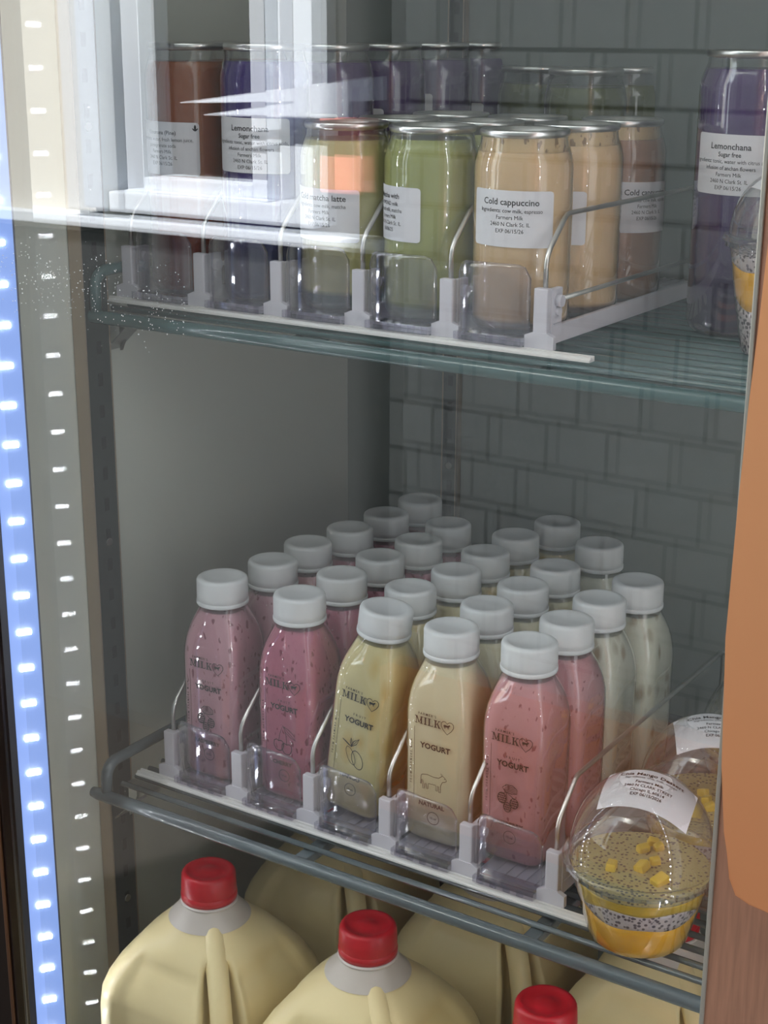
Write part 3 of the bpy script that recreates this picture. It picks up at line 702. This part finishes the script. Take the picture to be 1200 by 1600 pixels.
def cup(loc, label, r0_, r1_, hc, dome_h, layers, lab, rot, pieces=7):
    t = thing('dessert_cup', loc, label, 'cup', 'domed dessert cups', rot)
    def R(z): return r0_+(r1_-r0_)*min(1, z/hc)**.9
    n = 64; m = MB()
    rg = []
    for z in [0, .08, .3]+[hc*i/10 for i in range(1, 11)]:
        r = R(z)-(0.35 if z == 0 else .12 if z < .1 else 0)
        rg.append([V((r+.03*math.cos(12*2*PI*k/n)*(1 if z < hc*.75 else 0))*math.cos(2*PI*k/n), (r+.03*math.cos(12*2*PI*k/n)*(1 if z < hc*.75 else 0))*math.sin(2*PI*k/n), z) for k in range(n)])
    m.rings(rg, True, False); link('cup_wall', m.mesh('cup_wall', M_dome), t)
    # rim with its flange
    rm = r1_
    link('rim', MB().lathe([(rm, hc-.35), (rm+.28, hc-.3), (rm+.32, hc+.0), (rm+.42, hc+.05), (rm+.45, hc+.2), (rm+.3, hc+.42), (rm+.1, hc+.45), (rm+.02, hc+.3)], n).mesh('rim', M_dome), t)
    m = MB()
    for k in range(0, 60):
        if k % 3 == 2: continue
        a = 2*PI*k/60; q_ = V(math.cos(a), math.sin(a), 0); tt = V(-math.sin(a), math.cos(a), 0); c = q_*(rm+.34)
        m.faces([c+tt*-.1+V(0, 0, hc-.22), c+tt*.1+V(0, 0, hc-.22), c+tt*.06+V(0, 0, hc-.02)+q_*.03, c+tt*-.06+V(0, 0, hc-.02)+q_*.03], [(0, 1, 2, 3)])
    link('embossed_ridges', m.mesh('embossed_ridges', M_dome), t)
    # dome
    dr = rm+.05; P = []
    for i in range(15):
        a = (PI/2)*i/14; P.append((max(.02, dr*math.cos(a)**.92), hc+.42+dome_h*math.sin(a)))
    link('dome_lid', MB().lathe(P, n, False, True).mesh('dome_lid', M_dome), t)
    # layers: (name, material, bottom z, top z, wave)
    for nm, mt, z0, z1, w0, w1, ph in layers:
        rg = []
        def wv(th, wob, z): return z+wob*(math.sin(2*th+ph)+.5*math.sin(5*th+1.3*ph))
        for f in (0, .25, .5, .75, 1):
            ring_ = []
            for k in range(n):
                th = 2*PI*k/n; z = wv(th, w0, z0)*(1-f)+wv(th, w1, z1)*f; z = max(.12, min(hc-.1, z)); r = R(z)-.1
                ring_.append(V(r*math.cos(th), r*math.sin(th), z))
            rg.append(ring_)
        link(nm, MB().rings(rg, True, True).mesh(nm, mt), t)
    rnd = random.Random(len(label)); top = layers[-1][3]
    for k in range(pieces):
        a = rnd.uniform(0, 2*PI); q_ = rnd.uniform(0, r1_*.65); s_ = rnd.uniform(.35, .6)
        o = link('mango_piece', MB().box((-s_, -s_*.7, -.3), (s_, s_*.7, .35), .15).mesh('mango_piece', M_piece), t, (q_*math.cos(a), q_*math.sin(a), min(hc-.25, top+.15)), (rnd.uniform(-.4, .4), rnd.uniform(-.4, .4), rnd.uniform(0, 3)))
    # label draped over the dome, corners sticking out
    if lab:
        az, el, w_, h_, rotl = lab; ctr = V(0, 0, hc+.42); kz = dome_h/dr
        n0 = V(math.cos(el)*math.sin(az), -math.cos(el)*math.cos(az), math.sin(el))
        ux = V(math.cos(az), math.sin(az), 0); uy = n0.cross(ux)
        def drape(x, y, off):
            c, s2 = math.cos(rotl), math.sin(rotl); X = x*c-y*s2; Y = x*s2+y*c
            d = math.hypot(X, Y); lim = dr*.62
            dd = min(d, lim); a = dd/dr; dirv = (ux*X+uy*Y)/(d or 1)
            p = n0*math.cos(a)+dirv*math.sin(a); tan = dirv*math.cos(a)-n0*math.sin(a)
            q2 = p*(dr+off)+tan*(d-dd)
            return ctr+V(q2.x, q2.y, q2.z*kz)
        m = MB(); nx, ny = 22, 14
        gr = [[m.bm.verts.new(drape(-w_/2+w_*i/nx, -h_/2+h_*j/ny, .05)) for i in range(nx+1)] for j in range(ny+1)]
        for j in range(ny):
            for i in range(nx): m.bm.faces.new([gr[j][i], gr[j][i+1], gr[j+1][i+1], gr[j+1][i]]).smooth = True
        lo = link('label', m.mesh('label', M_label, fix=False), t)
        m = MB()
        for txt, hh, z, b, sx in (('Chia Mango Dessert', .38, .85, .015, .95), ('Ingredients: chia, milk, mango', .2, .5, 0, 1), ('Farmers Milk', .24, .0, .01, 1), ('2460 N CLARK STREET', .22, -.38, .008, 1), ('Chicago IL 60614', .22, -.74, .008, 1), ('EXP 06/15/2026', .22, -1.1, .008, 1)):
            P_, F_ = text2d(txt, hh, b, sx); m.faces([drape(x, y+z, .075) for x, y in P_], F_)
        link('lettering', m.mesh('lettering', M_ink, fix=False), lo)
    return t
LAY = [('mango_jelly', M_jelly, .12, 2.75, 0, .3, .6), ('chia_pudding', M_chia, 2.75, 3.6, .3, -.32, .6), ('mango_puree', M_mangoup, 3.6, 4.7, -.32, .1, .6), ('chia_topping', M_ctop, 4.7, 5.2, .1, .05, .6)]
zL = -.76
cup((40.1, .9, zL), 'domed mango chia dessert cup at the front of the lower shelf', 3.15, 4.75, 5.6, 5.6, LAY, (.62, 1.36, 6.3, 3.9, -.42), (0, 0, 0))
cup((40.3, 11.6, zL), 'domed dessert cup with a paper label directly behind the front one', 3.15, 4.75, 5.6, 5.6, LAY, (.62, 1.36, 6.3, 3.9, -.42), (0, 0, .3))
cup((40.6, 22.2, zL), 'rearmost domed dessert cup beside the bronze door frame', 3.15, 4.75, 5.6, 5.6, LAY, (.62, 1.36, 6.3, 3.9, -.3), (0, 0, .7))
LAY2 = [('chia_pudding', M_chia, .12, 3.4, 0, .3, 2), ('mango_puree', M_jelly, 3.4, 5.8, .3, .2, 2), ('chia_topping', M_chia, 5.8, 6.6, .2, .05, 2)]
cup((42.6, 13.2, ZS), 'tall domed dessert cup on the upper shelf at the right edge', 2.6, 3.85, 7.3, 4.2, LAY2, (.9, 1.2, 6.0, 4.0, .2), (0, 0, 0), 3)

# ------------------------------------------------------------------ glass door and its frame
door = thing('door_1', (26, -15, ZF), None, None); door['kind'] = 'structure'
def local(a, b): return (a[0]-26, a[1]+15, a[2]-ZF), (b[0]-26, b[1]+15, b[2]-ZF)
def pane(name, y):
    m = MB(); m.faces([V(-1-26, y+15, -2), V(60-26, y+15, -2), V(60-26, y+15, ZT-ZF+2), V(-1-26, y+15, ZT-ZF+2)], [(0, 1, 2, 3)])
    return link(name, m.mesh(name, M_pane, fix=False), door)
pane('inner_pane', -13.7); pane('outer_pane', -16.0)
M_stile = pm('brushed_bronze', (176, 134, 112), .42, .35, .5, noise=(420, .32, (1, 1, .07)))
link('left_stile', MB().box(*local((-30, -17, ZF-4), (-.55, -16.2, ZT+4)), .1).box(*local((-30, -16.2, ZF-4), (-3.6, -13, ZT+4)), .1).mesh('left_stile', M_dark), door)
link('stile_edge', MB().box(*local((-1.05, -17.15, ZF-4), (-.75, -16.9, ZT+4)), .04).mesh('stile_edge', M_trim), door)
link('spacer', MB().box(*local((-3.6, -16, ZF-2), (-3.0, -13.8, ZT+2)), .1).mesh('spacer', pm('spacer_metal', (70, 72, 82), .3, .8)), door)
link('right_stile', MB().box(*local((52.55, -20, ZF-4), (72, -12.5, ZT+4)), .12).mesh('right_stile', M_stile), door)
link('right_stile_edge', MB().box(*local((52.4, -20.1, ZF-4), (52.62, -19.2, ZT+4)), .05).mesh('right_stile_edge', pm('edge_metal', (176, 178, 170), .35, .5)), door)
# handle: bowed plate of satin copper
hp = [(54.25, 50), (54.05, 45), (53.9, 42), (53.76, 37.8), (53.65, 31.7), (53.9, 25.7), (54.23, 22.6), (54.6, 20.3), (54.95, 19.55), (55.6, 19.3), (64, 18.2), (70, 18.2), (70, 80), (56.5, 80), (55.0, 62), (54.5, 54)]
m = MB().prism([(x-26+.3, z-ZF+.4) for x, z in hp], -24.6+15, -23.4+15)
bmesh.ops.bevel(m.bm, geom=[e for e in m.bm.edges if abs(e.verts[0].co.y-e.verts[1].co.y) < .01], offset=.12, segments=2, affect='EDGES')
hd = link('handle', m.mesh('handle', pm('satin_copper', (240, 172, 122), .36, .6, .5)), door)
link('handle_mount', MB().box(*local((60, -23.4, 60), (64, -20, 64))).box(*local((60, -23.4, 24), (64, -20, 28))).mesh('handle_mount', M_trim), hd)

# droplets of condensation on the inner pane
m = MB(); rnd = random.Random(8)
for k in range(420):
    x = rnd.uniform(-1, 17); z = 42.6+rnd.gauss(0, 1.1)-.08*x
    if not -1 < x < 34: continue
    r = rnd.uniform(.018, .042); m.lathe([(r, 0), (r*.7, r*.5), (.001, r*.65)], 6)
    for v in m.bm.verts[-18:] if False else (): pass
    m.bm.verts.ensure_lookup_table()
    for v in m.bm.verts[-18:]:
        px, py, pz = v.co; v.co = V(x+px, -16.0-pz-.01, z+py)
tag(link('condensation_droplets', m.mesh('condensation_droplets', pm('droplet', (228, 232, 235), .15, 0, .6))), 'tiny water droplets on the door glass at upper left', 'droplets', kind='stuff')

# ------------------------------------------------------------------ the shop seen mirrored in the glass
def tilemat():
    m = bpy.data.materials.new('wall_tile'); m.use_nodes = True; nt = m.node_tree; b = nt.nodes['Principled BSDF']; N = nt.nodes.new; K = nt.links.new
    tc = N('ShaderNodeTexCoord'); mp = N('ShaderNodeMapping'); mp.inputs['Rotation'].default_value = (PI/2, 0, 0); K(tc.outputs['Object'], mp.inputs[0])
    br = N('ShaderNodeTexBrick'); br.inputs['Scale'].default_value = 1; br.inputs['Brick Width'].default_value = .115; br.inputs['Row Height'].default_value = .088
    br.inputs['Mortar Size'].default_value = .0042; br.inputs['Mortar Smooth'].default_value = .2
    br.inputs['Color1'].default_value = (.42, .44, .43, 1); br.inputs['Color2'].default_value = (.36, .38, .375, 1); br.inputs['Mortar'].default_value = (.09, .095, .095, 1)
    K(mp.outputs[0], br.inputs[0]); K(br.outputs[0], b.inputs['Base Color']); b.inputs['Roughness'].default_value = .3
    return m
M_tile = tilemat(); M_white = pm('white_paint', (222, 230, 242), .55); M_grey = pm('dark_paint', (46, 48, 50), .6)
YW = -181.0
struct('wall_tiled', (-76, YW-4, -90), (230, YW, 250), M_tile)
struct('wall_window_side_low', (-420, YW-4, -90), (-76.1, YW, 17), M_grey)
struct('shade_strip_1', (-90.8, YW-4, 17.2), (-76.1, YW, 149.8), M_grey)  # added dark strip, shade put into its colour where sun would fall
# wall around the window opening
struct('wall_window_side', (-420, YW-4, 17.2), (-151, YW, 250), pm('cream_paint', (206, 202, 194), .55))
struct('wall_window_side_top', (-150.8, YW-4, 150), (-76.1, YW, 250), M_white)
struct('warm_reflector_band', (-76, YW, -90), (230, YW+3, -60), pm('reflector_orange', (214, 120, 56), .5))  # added band, orange so the door handle reflects warm low down
struct('wall_sky_block', (-420, YW-90, -90), (60, YW-80, 300), pm('sky_block_dark', (56, 62, 66), .7))  # dark slab added to block bright sky behind the window glass
struct('floor_shop', (-420, YW-4, -94), (230, -24, -90), pm('shop_floor', (38, 34, 32), .6))
struct('wall_sun_block', (-170, 46, -90), (420, 60, 470), M_white)  # unseen wall added to keep the sun off the tiled wall
wn = thing('window_1', (-117, YW, 20), None, None); wn['kind'] = 'structure'
def wl(a, b): return (a[0]+117, a[1]-YW, a[2]-20), (b[0]+117, b[1]-YW, b[2]-20)
link('window_frame', MB().box(*wl((-150.5, YW-5, 22), (-141, YW+4, 149)), .4).box(*wl((-98.5, YW-5, 22), (-91, YW+2.5, 149)), .4).box(*wl((-141, YW-5, 22), (-98.5, YW+2.5, 26)), .4)
     .mesh('window_frame', M_white), wn)
link('sash', MB().box(*wl((-137, YW-3, 26), (-132.5, YW+1, 149)), .3).box(*wl((-106, YW-3, 26), (-102.5, YW+1, 149)), .3).box(*wl((-132.5, YW-3, 26), (-106, YW+1, 29)), .3).mesh('sash', M_white), wn)
m = MB(); m.faces([V(*p) for p in ((-20, -3, 8), (14, -3, 8), (14, -3, 129), (-20, -3, 129))], [(0, 1, 2, 3)])
link('glass', m.mesh('glass', M_pane, fix=False), wn)
link('window_sill', MB().box(*wl((-230, YW, 18.6), (-76, YW+3.6, 20.8)), .3).mesh('window_sill', M_white), wn)
o = link('coral_panel', MB().box((-4.5, 0, -6.5), (4.5, 1.2, 6.5), .3).mesh('coral_panel', pm('coral_paint', (228, 140, 130), .6)), loc=(-86, YW+.05, 35))  # panel added to give the coral patch of reflection on the can
tag(o, 'coral pink panel added for the mirrored patch over the matcha latte can', 'panel')
# two pale pointed slats added for the white streaks mirrored in the glass
for (a, b, z0, z1, lb) in ((-76, -118, 47, 43.6, 'upper pale pointed slat mirrored in the door glass'), (-80, -112.5, 44, 41.6, 'lower pale pointed slat mirrored in the door glass')):
    o = link('pointed_slat', MB().rings([[V(a, 0, z0+2.0), V(a, 1.2, z0+2.0), V(a, 1.2, z0-2.0), V(a, 0, z0-2.0)], [V(b, .5, z1+.1), V(b, .6, z1+.1), V(b, .6, z1-.1), V(b, .5, z1-.1)]], smooth=False).mesh('pointed_slat', M_white), loc=(0, YW+6.0, 0))
    tag(o, lb, 'slat', 'pointed slats')
